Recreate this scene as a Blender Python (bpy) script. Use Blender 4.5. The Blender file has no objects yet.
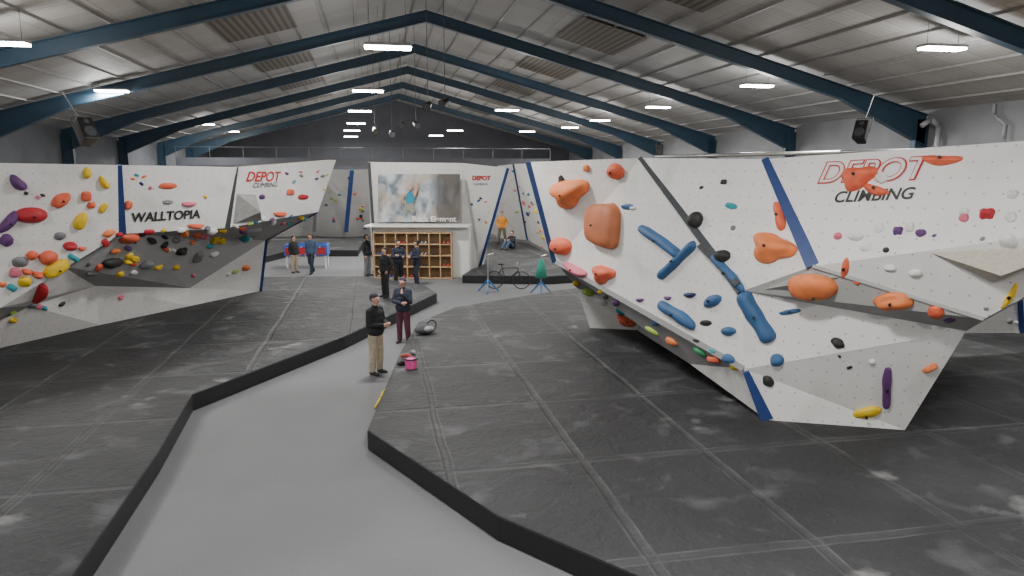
import bpy, bmesh, math, random
import numpy as np
from mathutils import Vector, Matrix, noise
from mathutils.bvhtree import BVHTree
random.seed(7)
F=700.0; H=4.3; PITCH=math.atan(116/700.0)
CP,SP=math.cos(PITCH),math.sin(PITCH)
TH=math.radians(11.1); CT,ST=math.cos(TH),math.sin(TH)
MZ=0.33
scene=bpy.context.scene
COL=scene.collection
# ---- surveyed points: sight lines from the viewing platform to real planes
def ray(u,v):
    q=(288-v)/F
    return Vector(((u-512)/F, CP+q*SP, -SP+q*CP))
def PY(u,v,y):
    d=ray(u,v); return Vector((0,0,H))+d*(y/d.y)
def PZ(u,v,z=0.0):
    d=ray(u,v); return Vector((0,0,H))+d*((z-H)/d.z)
def BF(l,a,z): # building frame
    return Vector((l*CT-a*ST, l*ST+a*CT, z))
RL=2.1
def roofz(l): return 10.3-.265*abs(l-RL)
# ---------------- materials
def mk(name,col,rough=.6,metal=0.0,var=.12,scale=8,bump=0.0,emit=0):
    m=bpy.data.materials.new(name); m.use_nodes=True
    nt=m.node_tree; N=nt.nodes; L=nt.links
    b=N['Principled BSDF']; b.inputs['Roughness'].default_value=rough; b.inputs['Metallic'].default_value=metal
    tc=N.new('ShaderNodeTexCoord'); nz=N.new('ShaderNodeTexNoise'); nz.inputs['Scale'].default_value=scale; nz.inputs['Detail'].default_value=4
    L.new(tc.outputs['Object'],nz.inputs['Vector'])
    r=N.new('ShaderNodeValToRGB'); L.new(nz.outputs['Fac'],r.inputs['Fac'])
    r.color_ramp.elements[0].position=.3; r.color_ramp.elements[1].position=.7
    r.color_ramp.elements[0].color=[c*(1-var) for c in col]+[1]; r.color_ramp.elements[1].color=[min(1,c*(1+var)) for c in col]+[1]
    L.new(r.outputs['Color'],b.inputs['Base Color'])
    if bump:
        bp=N.new('ShaderNodeBump'); bp.inputs['Strength'].default_value=bump; bp.inputs['Distance'].default_value=.02
        L.new(nz.outputs['Fac'],bp.inputs['Height']); L.new(bp.outputs['Normal'],b.inputs['Normal'])
    if emit:
        b.inputs['Emission Color'].default_value=(1,.99,.96,1); b.inputs['Emission Strength'].default_value=emit
    return m
def math_node(nt,op,a,b=None):
    n=nt.nodes.new('ShaderNodeMath'); n.operation=op
    for i,x in enumerate((a,b)):
        if x is None: continue
        if isinstance(x,(int,float)): n.inputs[i].default_value=x
        else: nt.links.new(x,n.inputs[i])
    return n.outputs[0]
def mixc(nt,fac,a,b):
    n=nt.nodes.new('ShaderNodeMix'); n.data_type='RGBA'
    for s,x in ((n.inputs[0],fac),(n.inputs[6],a),(n.inputs[7],b)):
        if isinstance(x,(int,float)): s.default_value=x
        elif isinstance(x,tuple): s.default_value=(*x,1)
        else: nt.links.new(x,s)
    return n.outputs[2]
def noise_node(nt,vec,scale,detail=4,dist=0):
    n=nt.nodes.new('ShaderNodeTexNoise'); n.inputs['Scale'].default_value=scale; n.inputs['Detail'].default_value=detail; n.inputs['Distortion'].default_value=dist
    nt.links.new(vec,n.inputs['Vector']); return n.outputs['Fac']
def ramp(nt,fac,p0,p1):
    n=nt.nodes.new('ShaderNodeMapRange'); n.inputs[1].default_value=p0; n.inputs[2].default_value=p1
    nt.links.new(fac,n.inputs[0]); return n.outputs[0]
def mat_panel(name,col,dirt=.5):
    m=mk(name,col,.7,var=.04,scale=1.2); nt=m.node_tree; b=nt.nodes['Principled BSDF']
    base=b.inputs['Base Color'].links[0].from_socket
    uv=nt.nodes.new('ShaderNodeTexCoord').outputs['UV']
    sc=nt.nodes.new('ShaderNodeVectorMath'); sc.operation='SCALE'; sc.inputs['Scale'].default_value=4.6; nt.links.new(uv,sc.inputs[0])
    fr=nt.nodes.new('ShaderNodeVectorMath'); fr.operation='FRACTION'; nt.links.new(sc.outputs[0],fr.inputs[0])
    sb=nt.nodes.new('ShaderNodeVectorMath'); sb.operation='SUBTRACT'; sb.inputs[1].default_value=(.5,.5,0); nt.links.new(fr.outputs[0],sb.inputs[0])
    ln=nt.nodes.new('ShaderNodeVectorMath'); ln.operation='LENGTH'; nt.links.new(sb.outputs[0],ln.inputs[0])
    dot=math_node(nt,'LESS_THAN',ln.outputs['Value'],.065)
    c=mixc(nt,math_node(nt,'MULTIPLY',dot,.5),base,(.14,.14,.15))
    sm=ramp(nt,noise_node(nt,uv,.9,6,.6),.55,.8)
    c=mixc(nt,math_node(nt,'MULTIPLY',sm,dirt),c,(.48,.46,.43))
    nt.links.new(c,b.inputs['Base Color']); return m
def mat_mat(name):
    m=mk(name,(.03,.031,.034),.75); nt=m.node_tree; b=nt.nodes['Principled BSDF']; N=nt.nodes; L=nt.links
    tc=N.new('ShaderNodeTexCoord').outputs['Object']
    mp=N.new('ShaderNodeMapping'); mp.inputs['Rotation'].default_value=(0,0,-TH); mp.inputs['Location'].default_value=(-1.13+1.85*8,10.3,0); L.new(tc,mp.inputs[0])
    wn=N.new('ShaderNodeTexNoise'); wn.inputs['Scale'].default_value=.7; L.new(tc,wn.inputs['Vector'])
    sub=N.new('ShaderNodeVectorMath'); sub.operation='SUBTRACT'; sub.inputs[1].default_value=(.5,.5,.5); L.new(wn.outputs['Color'],sub.inputs[0])
    scl=N.new('ShaderNodeVectorMath'); scl.operation='SCALE'; scl.inputs['Scale'].default_value=.12; L.new(sub.outputs[0],scl.inputs[0])
    add=N.new('ShaderNodeVectorMath'); add.operation='ADD'; L.new(mp.outputs[0],add.inputs[0]); L.new(scl.outputs[0],add.inputs[1])
    def brick(mort,dx=0):
        ofs=N.new('ShaderNodeVectorMath'); ofs.operation='ADD'; ofs.inputs[1].default_value=(dx,dx,0); L.new(add.outputs[0],ofs.inputs[0])
        br=N.new('ShaderNodeTexBrick'); br.offset=0; br.squash=1
        br.inputs['Scale'].default_value=1; br.inputs['Brick Width'].default_value=1.85; br.inputs['Row Height'].default_value=2.6; br.inputs['Mortar Size'].default_value=mort; br.inputs['Mortar Smooth'].default_value=.8
        L.new(ofs.outputs[0],br.inputs['Vector']); return br.outputs['Fac']
    s=math_node(nt,'MAXIMUM',brick(.022,.07),brick(.022,-.07))
    s=math_node(nt,'MAXIMUM',s,math_node(nt,'MULTIPLY',brick(.10),.3))
    nz=noise_node(nt,tc,.4,6,.3); n2=noise_node(nt,tc,1.6,9,.4); n3=noise_node(nt,tc,45,3)
    c=mixc(nt,ramp(nt,nz,.3,.75),(.012,.0123,.0135),(.032,.033,.035))
    c=mixc(nt,math_node(nt,'MULTIPLY',ramp(nt,n2,.55,.85),.30),c,(.3,.3,.31))
    c=mixc(nt,math_node(nt,'MULTIPLY',math_node(nt,'MULTIPLY',s,ramp(nt,noise_node(nt,tc,1.3,6),.32,.72)),.26),c,(.30,.305,.31))
    c=mixc(nt,math_node(nt,'MULTIPLY',ramp(nt,n3,.55,.8),.10),c,(.3,.3,.3))
    sp=ramp(nt,noise_node(nt,tc,.9,9,.2),.67,.78)
    c=mixc(nt,math_node(nt,'MULTIPLY',sp,.42),c,(.5,.5,.5))
    L.new(c,b.inputs['Base Color'])
    w=math_node(nt,'ADD',noise_node(nt,tc,1.5,3,.6),math_node(nt,'MULTIPLY',noise_node(nt,tc,5.5,4,1.2),.45))
    h=math_node(nt,'SUBTRACT',w,math_node(nt,'MULTIPLY',brick(.08),.45))
    bp=N.new('ShaderNodeBump'); bp.inputs['Strength'].default_value=.75; bp.inputs['Distance'].default_value=.09; L.new(h,bp.inputs['Height']); L.new(bp.outputs[0],b.inputs['Normal'])
    return m
def mat_carpet():
    m=mk('carpet_grey',(.15,.15,.15),.95); nt=m.node_tree; b=nt.nodes['Principled BSDF']
    tc=nt.nodes.new('ShaderNodeTexCoord').outputs['Object']
    c=mixc(nt,ramp(nt,noise_node(nt,tc,70,3),.3,.7),(.11,.111,.115),(.165,.167,.172))
    c=mixc(nt,math_node(nt,'MULTIPLY',ramp(nt,noise_node(nt,tc,.6,8,.3),.4,.75),.35),c,(.20,.20,.205))
    nt.links.new(c,b.inputs['Base Color']); return m
def mat_ceiling():
    m=mk('roof_sheet',(.5,.5,.5),.7); nt=m.node_tree; b=nt.nodes['Principled BSDF']
    uv=nt.nodes.new('ShaderNodeTexCoord').outputs['UV']
    br=nt.nodes.new('ShaderNodeTexBrick'); br.offset=.5
    br.inputs['Scale'].default_value=1; br.inputs['Brick Width'].default_value=1.0; br.inputs['Row Height'].default_value=1.6; br.inputs['Mortar Size'].default_value=.012
    br.inputs['Color1'].default_value=(.29,.285,.28,1); br.inputs['Color2'].default_value=(.37,.365,.355,1); br.inputs['Mortar'].default_value=(.2,.2,.2,1)
    nt.links.new(uv,br.inputs['Vector'])
    wv=nt.nodes.new('ShaderNodeTexWave'); wv.bands_direction='X'; wv.inputs['Scale'].default_value=1.6; nt.links.new(uv,wv.inputs['Vector'])
    c=mixc(nt,math_node(nt,'MULTIPLY',wv.outputs['Fac'],.22),br.outputs['Color'],(.18,.175,.17))
    c=mixc(nt,math_node(nt,'MULTIPLY',ramp(nt,noise_node(nt,uv,.35,5,.4),.4,.75),.4),c,(.21,.20,.19))
    nt.links.new(c,b.inputs['Base Color']); return m
def mat_slats():
    m=mk('slatted_rooflight',(.12,.11,.1),.7); nt=m.node_tree; b=nt.nodes['Principled BSDF']
    uv=nt.nodes.new('ShaderNodeTexCoord').outputs['UV']
    wv=nt.nodes.new('ShaderNodeTexWave'); wv.bands_direction='Y'; wv.inputs['Scale'].default_value=1.5; nt.links.new(uv,wv.inputs['Vector'])
    c=mixc(nt,wv.outputs['Fac'],(.045,.035,.028),(.14,.12,.095)); nt.links.new(c,b.inputs['Base Color']); return m
def mat_rock():
    m=mk('mural_print',(.5,.5,.5),.5); nt=m.node_tree; b=nt.nodes['Principled BSDF']
    tc=nt.nodes.new('ShaderNodeTexCoord').outputs['UV']
    mp=nt.nodes.new('ShaderNodeMapping'); mp.inputs['Scale'].default_value=(1,.7,1); mp.inputs['Rotation'].default_value=(0,0,.5); nt.links.new(tc,mp.inputs[0])
    n1=noise_node(nt,mp.outputs[0],2.2,10,.5); n2=noise_node(nt,tc,.8,3,.3)
    c=mixc(nt,ramp(nt,n1,.40,.62),(.15,.18,.21),(.52,.55,.58))
    c=mixc(nt,math_node(nt,'MULTIPLY',ramp(nt,n2,.48,.6),.65),c,(.42,.33,.24))
    sx=nt.nodes.new('ShaderNodeSeparateXYZ'); nt.links.new(tc,sx.inputs[0])
    e=math_node(nt,'ADD',sx.outputs[0],math_node(nt,'MULTIPLY',n1,1.2))
    c=mixc(nt,math_node(nt,'MULTIPLY',ramp(nt,e,-2.75,-2.45),.8),c,(.06,.055,.05)); nt.links.new(c,b.inputs['Base Color']); return m
M=dict(
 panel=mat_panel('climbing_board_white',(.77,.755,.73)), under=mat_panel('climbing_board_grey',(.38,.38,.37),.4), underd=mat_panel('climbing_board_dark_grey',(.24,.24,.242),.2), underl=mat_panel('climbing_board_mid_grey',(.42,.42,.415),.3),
 blue=mk('blue_paint',(.02,.05,.18),.5), dark=mk('dark_strip',(.05,.055,.06),.6), mat=mat_mat('mat_tarpaulin'),
 matside=mk('mat_edge_vinyl',(.010,.010,.012),.5,bump=.2), carpet=mat_carpet(), ceil=mat_ceiling(), slat=mat_slats(),
 steel=mk('blue_steel',(.02,.048,.078),.5,var=.15,scale=1.5), purlin=mk('purlin_grey',(.22,.215,.21),.6),
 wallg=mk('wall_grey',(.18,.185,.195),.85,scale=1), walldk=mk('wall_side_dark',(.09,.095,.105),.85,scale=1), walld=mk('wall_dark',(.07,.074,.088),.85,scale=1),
 lamp=mk('lamp_diffuser',(1,1,1),.5,emit=40), housing=mk('lamp_housing',(.25,.25,.26),.5),
 black=mk('black_plastic',(.012,.012,.013),.45), metal=mk('galvanised_metal',(.45,.46,.47),.35,.8), dmetal=mk('dark_metal',(.08,.08,.085),.6,0), wood=mk('birch_plywood',(.45,.30,.16),.6,scale=3),
 woodd=mk('shelf_interior_wood',(.24,.15,.08),.7), white=mk('white_laminate',(.68,.68,.66),.5,var=.03), volgrey=mk('volume_grey',(.32,.32,.31),.8), volwood=mk('volume_board',(.50,.46,.38),.8,scale=20),
 shell=mk('plywood_rear',(.30,.24,.16),.8,scale=3),
 rock=mat_rock(), logored=mk('logo_red',(.5,.04,.04),.5,var=.03), logoblack=mk('logo_black',(.03,.03,.03),.5), logowhite=mk('logo_white',(.75,.68,.66),.5,var=.02),
 skin=mk('skin',(.5,.28,.2),.55,var=.05), hair=mk('hair_dark',(.02,.015,.012),.7), eye=mk('eye_dark',(.02,.02,.02),.3), lip=mk('lips',(.35,.12,.1),.5),
)
HC=dict(orange=(.80,.22,.07),redo=(.72,.13,.06),brown=(.50,.16,.07),red=(.45,.02,.03),blue=(.035,.11,.25),navy=(.015,.03,.10),purple=(.12,.04,.16),yellow=(.75,.50,.02),black=(.02,.02,.02),white=(.72,.72,.70),pink=(.65,.16,.22),green=(.05,.3,.12),teal=(.03,.3,.35),grey=(.2,.2,.21),lime=(.35,.5,.08))
HM={k:mk('hold_'+k,c,.6,var=.15,scale=3,bump=.2) for k,c in HC.items()}
def cloth(name,c): return mk('cloth_'+name,c,.9,var=.2,scale=20,bump=.3)
# ---------------- mesh helpers
def top(o,label,cat,group=None,kind=None):
    o["label"]=label; o["category"]=cat
    if group:o["group"]=group
    if kind:o["kind"]=kind
    return o
def struct(o): o["kind"]="structure"; return o
def empty(name,loc=(0,0,0),rz=0,scale=1):
    e=bpy.data.objects.new(name,None); e.empty_display_size=.2; COL.objects.link(e); e.location=loc; e.rotation_euler=(0,0,rz); e.scale=(scale,)*3; return e
def finish(bm,name,mats,parent=None,loc=None,smooth=False,rz=0,bevel=0):
    me=bpy.data.meshes.new(name); bmesh.ops.recalc_face_normals(bm,faces=bm.faces[:]); bm.to_mesh(me); bm.free()
    for m in (mats if isinstance(mats,list) else [mats]): me.materials.append(m)
    if smooth:
        for p in me.polygons:p.use_smooth=True
    o=bpy.data.objects.new(name,me); COL.objects.link(o)
    if parent: o.parent=parent
    if loc is not None: o.location=loc
    o.rotation_euler=(0,0,rz)
    if bevel:
        md=o.modifiers.new('bevel','BEVEL'); md.width=bevel; md.segments=2
    return o
def hexa(bm,c,mi=0):
    vs=[bm.verts.new(p) for p in c]
    for f in ((0,3,2,1),(4,5,6,7),(0,1,5,4),(1,2,6,5),(2,3,7,6),(3,0,4,7)):
        fc=bm.faces.new([vs[i] for i in f]); fc.material_index=mi
def box(bm,x0,x1,y0,y1,z0,z1,mi=0):
    hexa(bm,[(x0,y0,z0),(x1,y0,z0),(x1,y1,z0),(x0,y1,z0),(x0,y0,z1),(x1,y0,z1),(x1,y1,z1),(x0,y1,z1)],mi)
def cyl(bm,p0,p1,r0,r1=None,seg=12,mi=0):
    r1=r0 if r1 is None else r1
    p0=Vector(p0);p1=Vector(p1);d=p1-p0;L=d.length
    if L<1e-6:return
    mt=Matrix.Translation((p0+p1)/2)@d.to_track_quat('Z','Y').to_matrix().to_4x4()
    g=bmesh.ops.create_cone(bm,cap_ends=True,segments=seg,radius1=max(r0,1e-4),radius2=max(r1,1e-4),depth=L,matrix=mt)
    for v in g['verts']:
        for f in v.link_faces:f.material_index=mi
def sph(bm,c,r,sub=2,sc=(1,1,1),mi=0):
    g=bmesh.ops.create_icosphere(bm,subdivisions=sub,radius=r,matrix=Matrix.Translation(c)@Matrix.Diagonal((*sc,1)))
    for v in g['verts']:
        for f in v.link_faces:f.material_index=mi
def facets(name,verts,faces,mats,idx=None,parent=None):
    """polygon shell, origin at the base of its points, metric uv per facet"""
    vs=[Vector(v) for v in verts]
    c=Vector((sum(v.x for v in vs)/len(vs),sum(v.y for v in vs)/len(vs),min(v.z for v in vs)))
    me=bpy.data.meshes.new(name)
    me.from_pydata([v-c for v in vs],[],faces)
    for m in mats: me.materials.append(m)
    uvl=me.uv_layers.new(name='uv')
    for i,p in enumerate(me.polygons):
        if idx:p.material_index=idx[i]
        n=p.normal.copy(); up=Vector((0,0,1)); up=up-n*up.dot(n)
        if up.length<.1: up=Vector((0,1,0))-n*n.y
        up.normalize(); rt=up.cross(n)
        for li in p.loop_indices:
            co=me.vertices[me.loops[li].vertex_index].co+c
            uvl.data[li].uv=(co.dot(rt),co.dot(up))
    o=bpy.data.objects.new(name,me);COL.objects.link(o)
    if parent: o.parent=parent; o.location=c-parent.location
    else:o.location=c
    return o
def poly_prism(name,pts,z0,z1,mats):
    bm=bmesh.new(); cx=sum(p[0] for p in pts)/len(pts); cy=sum(p[1] for p in pts)/len(pts)
    a=[bm.verts.new((p[0]-cx,p[1]-cy,0)) for p in pts]; b=[bm.verts.new((p[0]-cx,p[1]-cy,z1-z0)) for p in pts]
    bm.faces.new(b); bm.faces.new(a[::-1])
    for i in range(len(pts)):
        j=(i+1)%len(pts); f=bm.faces.new((a[i],a[j],b[j],b[i])); f.material_index=1
    return finish(bm,name,mats,loc=(cx,cy,z0),bevel=.03)
# ---------------- shell
A0,A1=-6.0,62.0; LW,RW=-13.2,17.4
def quad(name,p,m):
    o=facets(name,p,[(0,1,2,3)],[m]); return struct(o)
quad('floor',[BF(LW,A0,0),BF(RW,A0,0),BF(RW,A1,0),BF(LW,A1,0)],M['carpet'])
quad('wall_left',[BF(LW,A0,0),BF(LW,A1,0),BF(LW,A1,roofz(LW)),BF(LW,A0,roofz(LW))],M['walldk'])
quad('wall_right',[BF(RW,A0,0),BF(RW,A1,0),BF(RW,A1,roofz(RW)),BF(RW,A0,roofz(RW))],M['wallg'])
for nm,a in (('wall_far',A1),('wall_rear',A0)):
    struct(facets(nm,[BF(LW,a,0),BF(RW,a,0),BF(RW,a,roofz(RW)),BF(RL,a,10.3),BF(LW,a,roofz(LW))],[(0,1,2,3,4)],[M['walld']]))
me=bpy.data.meshes.new('ceiling'); bm=bmesh.new(); uvl=bm.loops.layers.uv.new('uv')
for L0,L1 in ((LW,RL),(RL,RW)):
    q=[(L0,A0),(L1,A0),(L1,A1),(L0,A1)]
    f=bm.faces.new([bm.verts.new(BF(l,a,roofz(l))) for l,a in q])
    for lp,(l,a) in zip(f.loops,q): lp[uvl].uv=(a,l*1.035)
for k in range(1,17):
    for sgn in (-1,1):
        l=RL+sgn*(k-.5)*1.0
        if not (LW+.2<l<RW-.2):continue
        z=roofz(l); dz=.06
        hexa(bm,[BF(l-.03,A0,z-dz),BF(l+.03,A0,z-dz),BF(l+.03,A1,z-dz),BF(l-.03,A1,z-dz),BF(l-.03,A0,z),BF(l+.03,A0,z),BF(l+.03,A1,z),BF(l-.03,A1,z)],1)
bm.to_mesh(me);bm.free();me.materials.append(M['ceil']);me.materials.append(M['purlin'])
o=bpy.data.objects.new('ceiling',me);COL.objects.link(o);struct(o)
# portal frames
def beam(bm,l0,z0,l1,z1,d0,d1,w=.22,vertical=False):
    def seg(la,za,lb,zb,lc,zc,ld,zd,hw):
        hexa(bm,[(la,-hw,za),(lb,-hw,zb),(lb,hw,zb),(la,hw,za),(ld,-hw,zd),(lc,-hw,zc),(lc,hw,zc),(ld,hw,zd)])
    t=.03
    if not vertical:
        seg(l0,z0-t,l1,z1-t,l1,z1,l0,z0,w/2)
        seg(l0,z0-d0,l1,z1-d1,l1,z1-d1+t,l0,z0-d0+t,w/2)
        seg(l0,z0-d0+t,l1,z1-d1+t,l1,z1-t,l0,z0-t,.012)
    else:
        s=-1 if l0>0 else 1
        for a,b,hw in ((0,t,w/2),(d0-t,d0,w/2),(t,d0-t,.012)):
            x0,x1=sorted((l0+s*a,l0+s*b)); box(bm,x0,x1,-hw,hw,z0,z1)
proto=None
frames=[-1.2,5.8,12.8,19.9,27.1,34.1,41.1,48.1,55.1]
for a in frames:
    e=empty('portal_frame',BF(0,a,0),TH)
    top(e,"blue painted steel portal frame spanning the pitched roof","roof beam","steel portal frames")
    if proto is None:
        ps=[]
        for s,E in ((-1,LW),(1,RW)):
            bm=bmesh.new(); lm=E-s*3.2
            beam(bm,RL,10.15,lm,roofz(lm)-.15,.42,.42)
            ps.append(finish(bm,'rafter',M['steel'],e))
            bm=bmesh.new(); beam(bm,lm,roofz(lm)-.15,E-s*.05,roofz(E)-.15,.42,1.0); ps.append(finish(bm,'haunch',M['steel'],e))
            bm=bmesh.new(); beam(bm,E-s*.03,0,E,roofz(E)-.3,.45,.45,vertical=True); ps.append(finish(bm,'column',M['steel'],e))
        proto=ps
    else:
        for p in proto:
            c=p.copy(); c.parent=e; COL.objects.link(c)
for i,a in enumerate([9.5,16.5,23.6,30.7,37.7,44.7,51.7]):
    for s in (-1,1):
        off=5.5
        l0=RL+s*(off-1.1); l1=RL+s*(off+1.1)
        q=[(l0,a-1.7),(l1,a-1.7),(l1,a+1.7),(l0,a+1.7)]
        o=facets('rooflight',[BF(l,aa,roofz(l)-.08) for l,aa in q],[(0,1,2,3)],[M['slat']])
        top(o,"dark slatted rooflight panel set in the roof sheeting","rooflight","slatted rooflights")
# ---------------- mats
def pz2(l,z=MZ): return [PZ(u,v,z).to_2d() for u,v in l]
leftpts=[Vector((-4.0,2.5))]+pz2([(72,576),(158,452),(192,394),(345,336),(437,293),(425,285),(365,276),(240,277)])+[BF(-12.6,27,0).to_2d(),BF(-12.6,5,0).to_2d()]
o=poly_prism('crash_mat',leftpts,0,MZ,[M['mat'],M['matside']]); top(o,"large black tarpaulin bouldering mat with chalk marks","crash mat","bouldering mats")
rightpts=[Vector((2.9,2.5))]+pz2([(640,576),(497,515),(367,430),(400,352),(418,322),(455,307),(560,290),(600,285)])+[BF(16.8,24,0).to_2d(),BF(16.8,3,0).to_2d()]
o=poly_prism('crash_mat',rightpts,0,MZ,[M['mat'],M['matside']]); top(o,"wide black tarpaulin bouldering mat with pale taped seams","crash mat","bouldering mats")
o=poly_prism('crash_mat',pz2([(462,275),(548,276),(600,273),(590,264),(555,257),(529,243),(503,240),(488,242),(484,264),(470,270)]),0,MZ,[M['mat'],M['matside']]); top(o,"distant black bouldering mat beneath the rear climbing walls","crash mat","bouldering mats")
o=poly_prism('crash_mat',pz2([(240,262),(290,250),(358,250),(364,240),(250,240)]),0,MZ,[M['mat'],M['matside']]); top(o,"distant black bouldering mat behind the waiting area","crash mat","bouldering mats")
# ---------------- climbing walls
bvhs=[]
def register(o):
    me=o.data; mw=Matrix.Translation(o.location+(o.parent.location if o.parent else Vector()))
    me.calc_loop_triangles()
    bvhs.append(BVHTree.FromPolygons([mw@v.co for v in me.vertices],[tuple(p.vertices) for p in me.loop_triangles]))
def hit(u,v):
    d=ray(u,v).normalized(); best=None
    for b in bvhs:
        r=b.ray_cast(Vector((0,0,H)),d)
        if r[0] is not None and (best is None or r[3]<best[2]):
            n=r[1].normalized()
            if n.dot(d)>0:n=-n
            best=(r[0],n,r[3])
    return best
def climbing_wall(label,pts,panels,undersides,toplist,back,feet):
    keys=list(pts); root=empty('climbing_wall',(sum(p.x for p in pts.values())/len(pts),sum(p.y for p in pts.values())/len(pts),0))
    top(root,label,"climbing wall")
    def part(name,fl,m):
        ks=[]
        for f in fl:
            for k in f:
                if k not in ks:ks.append(k)
        return facets(name,[pts[k] for k in ks],[tuple(ks.index(k) for k in f) for f in fl],[m],parent=root)
    for f in panels: register(part('panel',[f],M['panel']))
    for f,m in undersides: register(part('overhang_underside',[f],M[m]))
    vs=[];fs=[];n=len(toplist)
    for k in toplist: vs.append(pts[k])
    for k in toplist: vs.append(pts[k]+back)
    for p in feet: vs.append(Vector(p))
    for i in range(n-1):
        fs.append((i,i+1,n+i+1,n+i)); fs.append((n+i,n+i+1,2*n+i+1,2*n+i))
    facets('rear_shell',vs,fs,[M['shell']],parent=root)
    return root
def strip(root,p,q,w,m,name='seam_strip',w2=None):
    p=Vector(p);q=Vector(q); d=(q-p).normalized(); tocam=(Vector((0,0,H))-(p+q)/2).normalized()
    n=(tocam-d*tocam.dot(d)).normalized(); s=d.cross(n); w2=w if w2 is None else w2
    off=root.location; bm=bmesh.new(); c=(p+q)/2
    hexa(bm,[p-s*w/2-n*.04-c,p+s*w/2-n*.04-c,q+s*w2/2-n*.04-c,q-s*w2/2-n*.04-c,p-s*w/2+n*.025-c,p+s*w/2+n*.025-c,q+s*w2/2+n*.025-c,q-s*w2/2+n*.025-c])
    return finish(bm,name,m,root,loc=c-off)
def fl(u,v): return PZ(u,v,MZ)
R=dict(A=PY(530,162,17.0),B=PY(640,158,14.0),C=PY(765,159,11.6),D=PY(1024,141,9.0),E=PY(1170,131,7.7),
 P3=PY(1170,218,7.5),P2=PY(984,319,8.9),P1=PY(813,266,10.3),N=PY(742,291,11.2),I=PY(744,369,11.0),G=PY(556,262,17.2),
 Q=PY(966,331,9.6),Rr=fl(905,430),S=fl(767,420),Jt=PY(690,364,12.8),Kt=PY(577,288,17.5),K2t=PY(645,312,17.4),K=fl(590,328),K2=fl(637,330),
 JF=Vector((4.8,12.8,MZ)),Rb=Vector((7.9,14.6,MZ)),Qb=Vector((9.5,14.6,2.2)),P3b=Vector((14.0,16.0,2.9)))
RWALL=climbing_wall("white angular bouldering wall with orange and blue holds",R,
 [('A','G','I','N','B'),('B','N','P1','C'),('C','P1','P2','P3','E','D'),('N','I','S','Rr','Q'),('Jt','S','I'),('Kt','K','K2','K2t'),('Q','Rr','Rb','Qb')],
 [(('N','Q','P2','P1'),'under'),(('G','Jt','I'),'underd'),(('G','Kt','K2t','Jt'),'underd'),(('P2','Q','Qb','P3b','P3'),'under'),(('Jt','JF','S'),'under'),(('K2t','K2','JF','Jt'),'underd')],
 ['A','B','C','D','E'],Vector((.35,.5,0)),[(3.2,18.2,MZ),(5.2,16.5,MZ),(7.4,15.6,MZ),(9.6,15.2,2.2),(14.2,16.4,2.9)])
strip(RWALL,R['A'],R['G'],.22,M['blue'],w2=.2)
strip(RWALL,R['C'],R['P1'],.12,M['blue'],w2=.2)
strip(RWALL,R['B'],R['N'],.08,M['dark'],w2=.18)
strip(RWALL,PY(746,372,10.9),R['S'],.10,M['blue'],w2=.2)
strip(RWALL,PY(700,245,12.2),PY(738,285,11.2),.12,M['dark'],w2=.1)
strip(RWALL,R['G'],R['I'],.10,M['underd'],name='lip_strip')
strip(RWALL,R['P1'],R['P2'],.05,M['under'],name='lip_strip')
Lw=dict(T0=PY(-170,162,12.3),T1=PY(0,163,14.0),T2=PY(120,165,15.8),T3=PY(238,167,18.5),T4=PY(336,160,22.0),
 M0=PY(-170,390,12.9),M1=PY(0,308,14.4),M2=PY(62,266,15.4),M3=PY(121,234,16.2),M4=PY(226,228,18.6),M6=PY(318,212,21.4),
 K0=PY(-170,392,13.2),K1=PY(30,306,15.6),K2=PY(95,286,17.4),K3=PY(190,288,20.5),K4=PY(266,240,22.6),
 B0=fl(-170,410),B1=fl(0,348),B2=fl(100,325),B3=fl(190,306),B4=fl(260,291))
LWALL=climbing_wall("white overhanging bouldering wall with multicoloured holds",Lw,
 [('T0','M0','M1','T1'),('T1','M1','M2','M3','T2'),('T2','M3','M4','T3'),('T3','M4','M6','T4'),('K0','B0','B1','K1'),('K1','B1','B2','K2'),('K2','B2','B3','K3'),('K3','B3','B4','K4'),('M1','K1','K2','M2')],
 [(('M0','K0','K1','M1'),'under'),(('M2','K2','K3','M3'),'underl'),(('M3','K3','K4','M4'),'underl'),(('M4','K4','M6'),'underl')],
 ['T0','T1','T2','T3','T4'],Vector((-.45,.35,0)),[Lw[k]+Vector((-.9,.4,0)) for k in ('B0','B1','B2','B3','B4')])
strip(LWALL,Lw['T2'],Lw['M3'],.08,M['blue'],w2=.22)
strip(LWALL,Lw['M3'],Lw['M2'],.14,M['dark'],w2=.18)
strip(LWALL,Lw['K4'],Lw['B4'],.12,M['blue'],w2=.14)
strip(LWALL,Lw['T3'],Lw['M4'],.03,M['dark'],w2=.2)
strip(LWALL,Lw['K4'],Lw['M6'],.06,M['blue'],w2=.06)
Cw=dict(a=PY(368,162,29.6),b=PY(462,163,29.6),c=PY(508,168,28.8),d=PZ(479,269,0),e=PY(462,268,30.6),f=PY(372,268,30.6))
CWALL=climbing_wall("white wall carrying a printed rock mural",Cw,[('a','f','e','b'),('b','e','d','c')],[],['a','b','c'],Vector((-.1,.6,0)),[(-6.0,31.6,0),(-2.3,31.9,0),(-1.75,32.2,0)])
strip(CWALL,Cw['c'],Cw['d'],.12,M['blue'])
strip(CWALL,PY(369,162,29.5),PY(374,240,29.9),.12,M['dark'])
Fw=dict(a=PY(225,168,43),b=PY(318,169,43.5),c=PY(352,170,42),d=PY(372,169,42.5),a1=PZ(225,238,0),b1=PZ(312,236,0),c1=PZ(345,237,0),d1=PZ(372,236,0),e=PY(500,168,44),e1=PZ(500,238,0))
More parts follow.
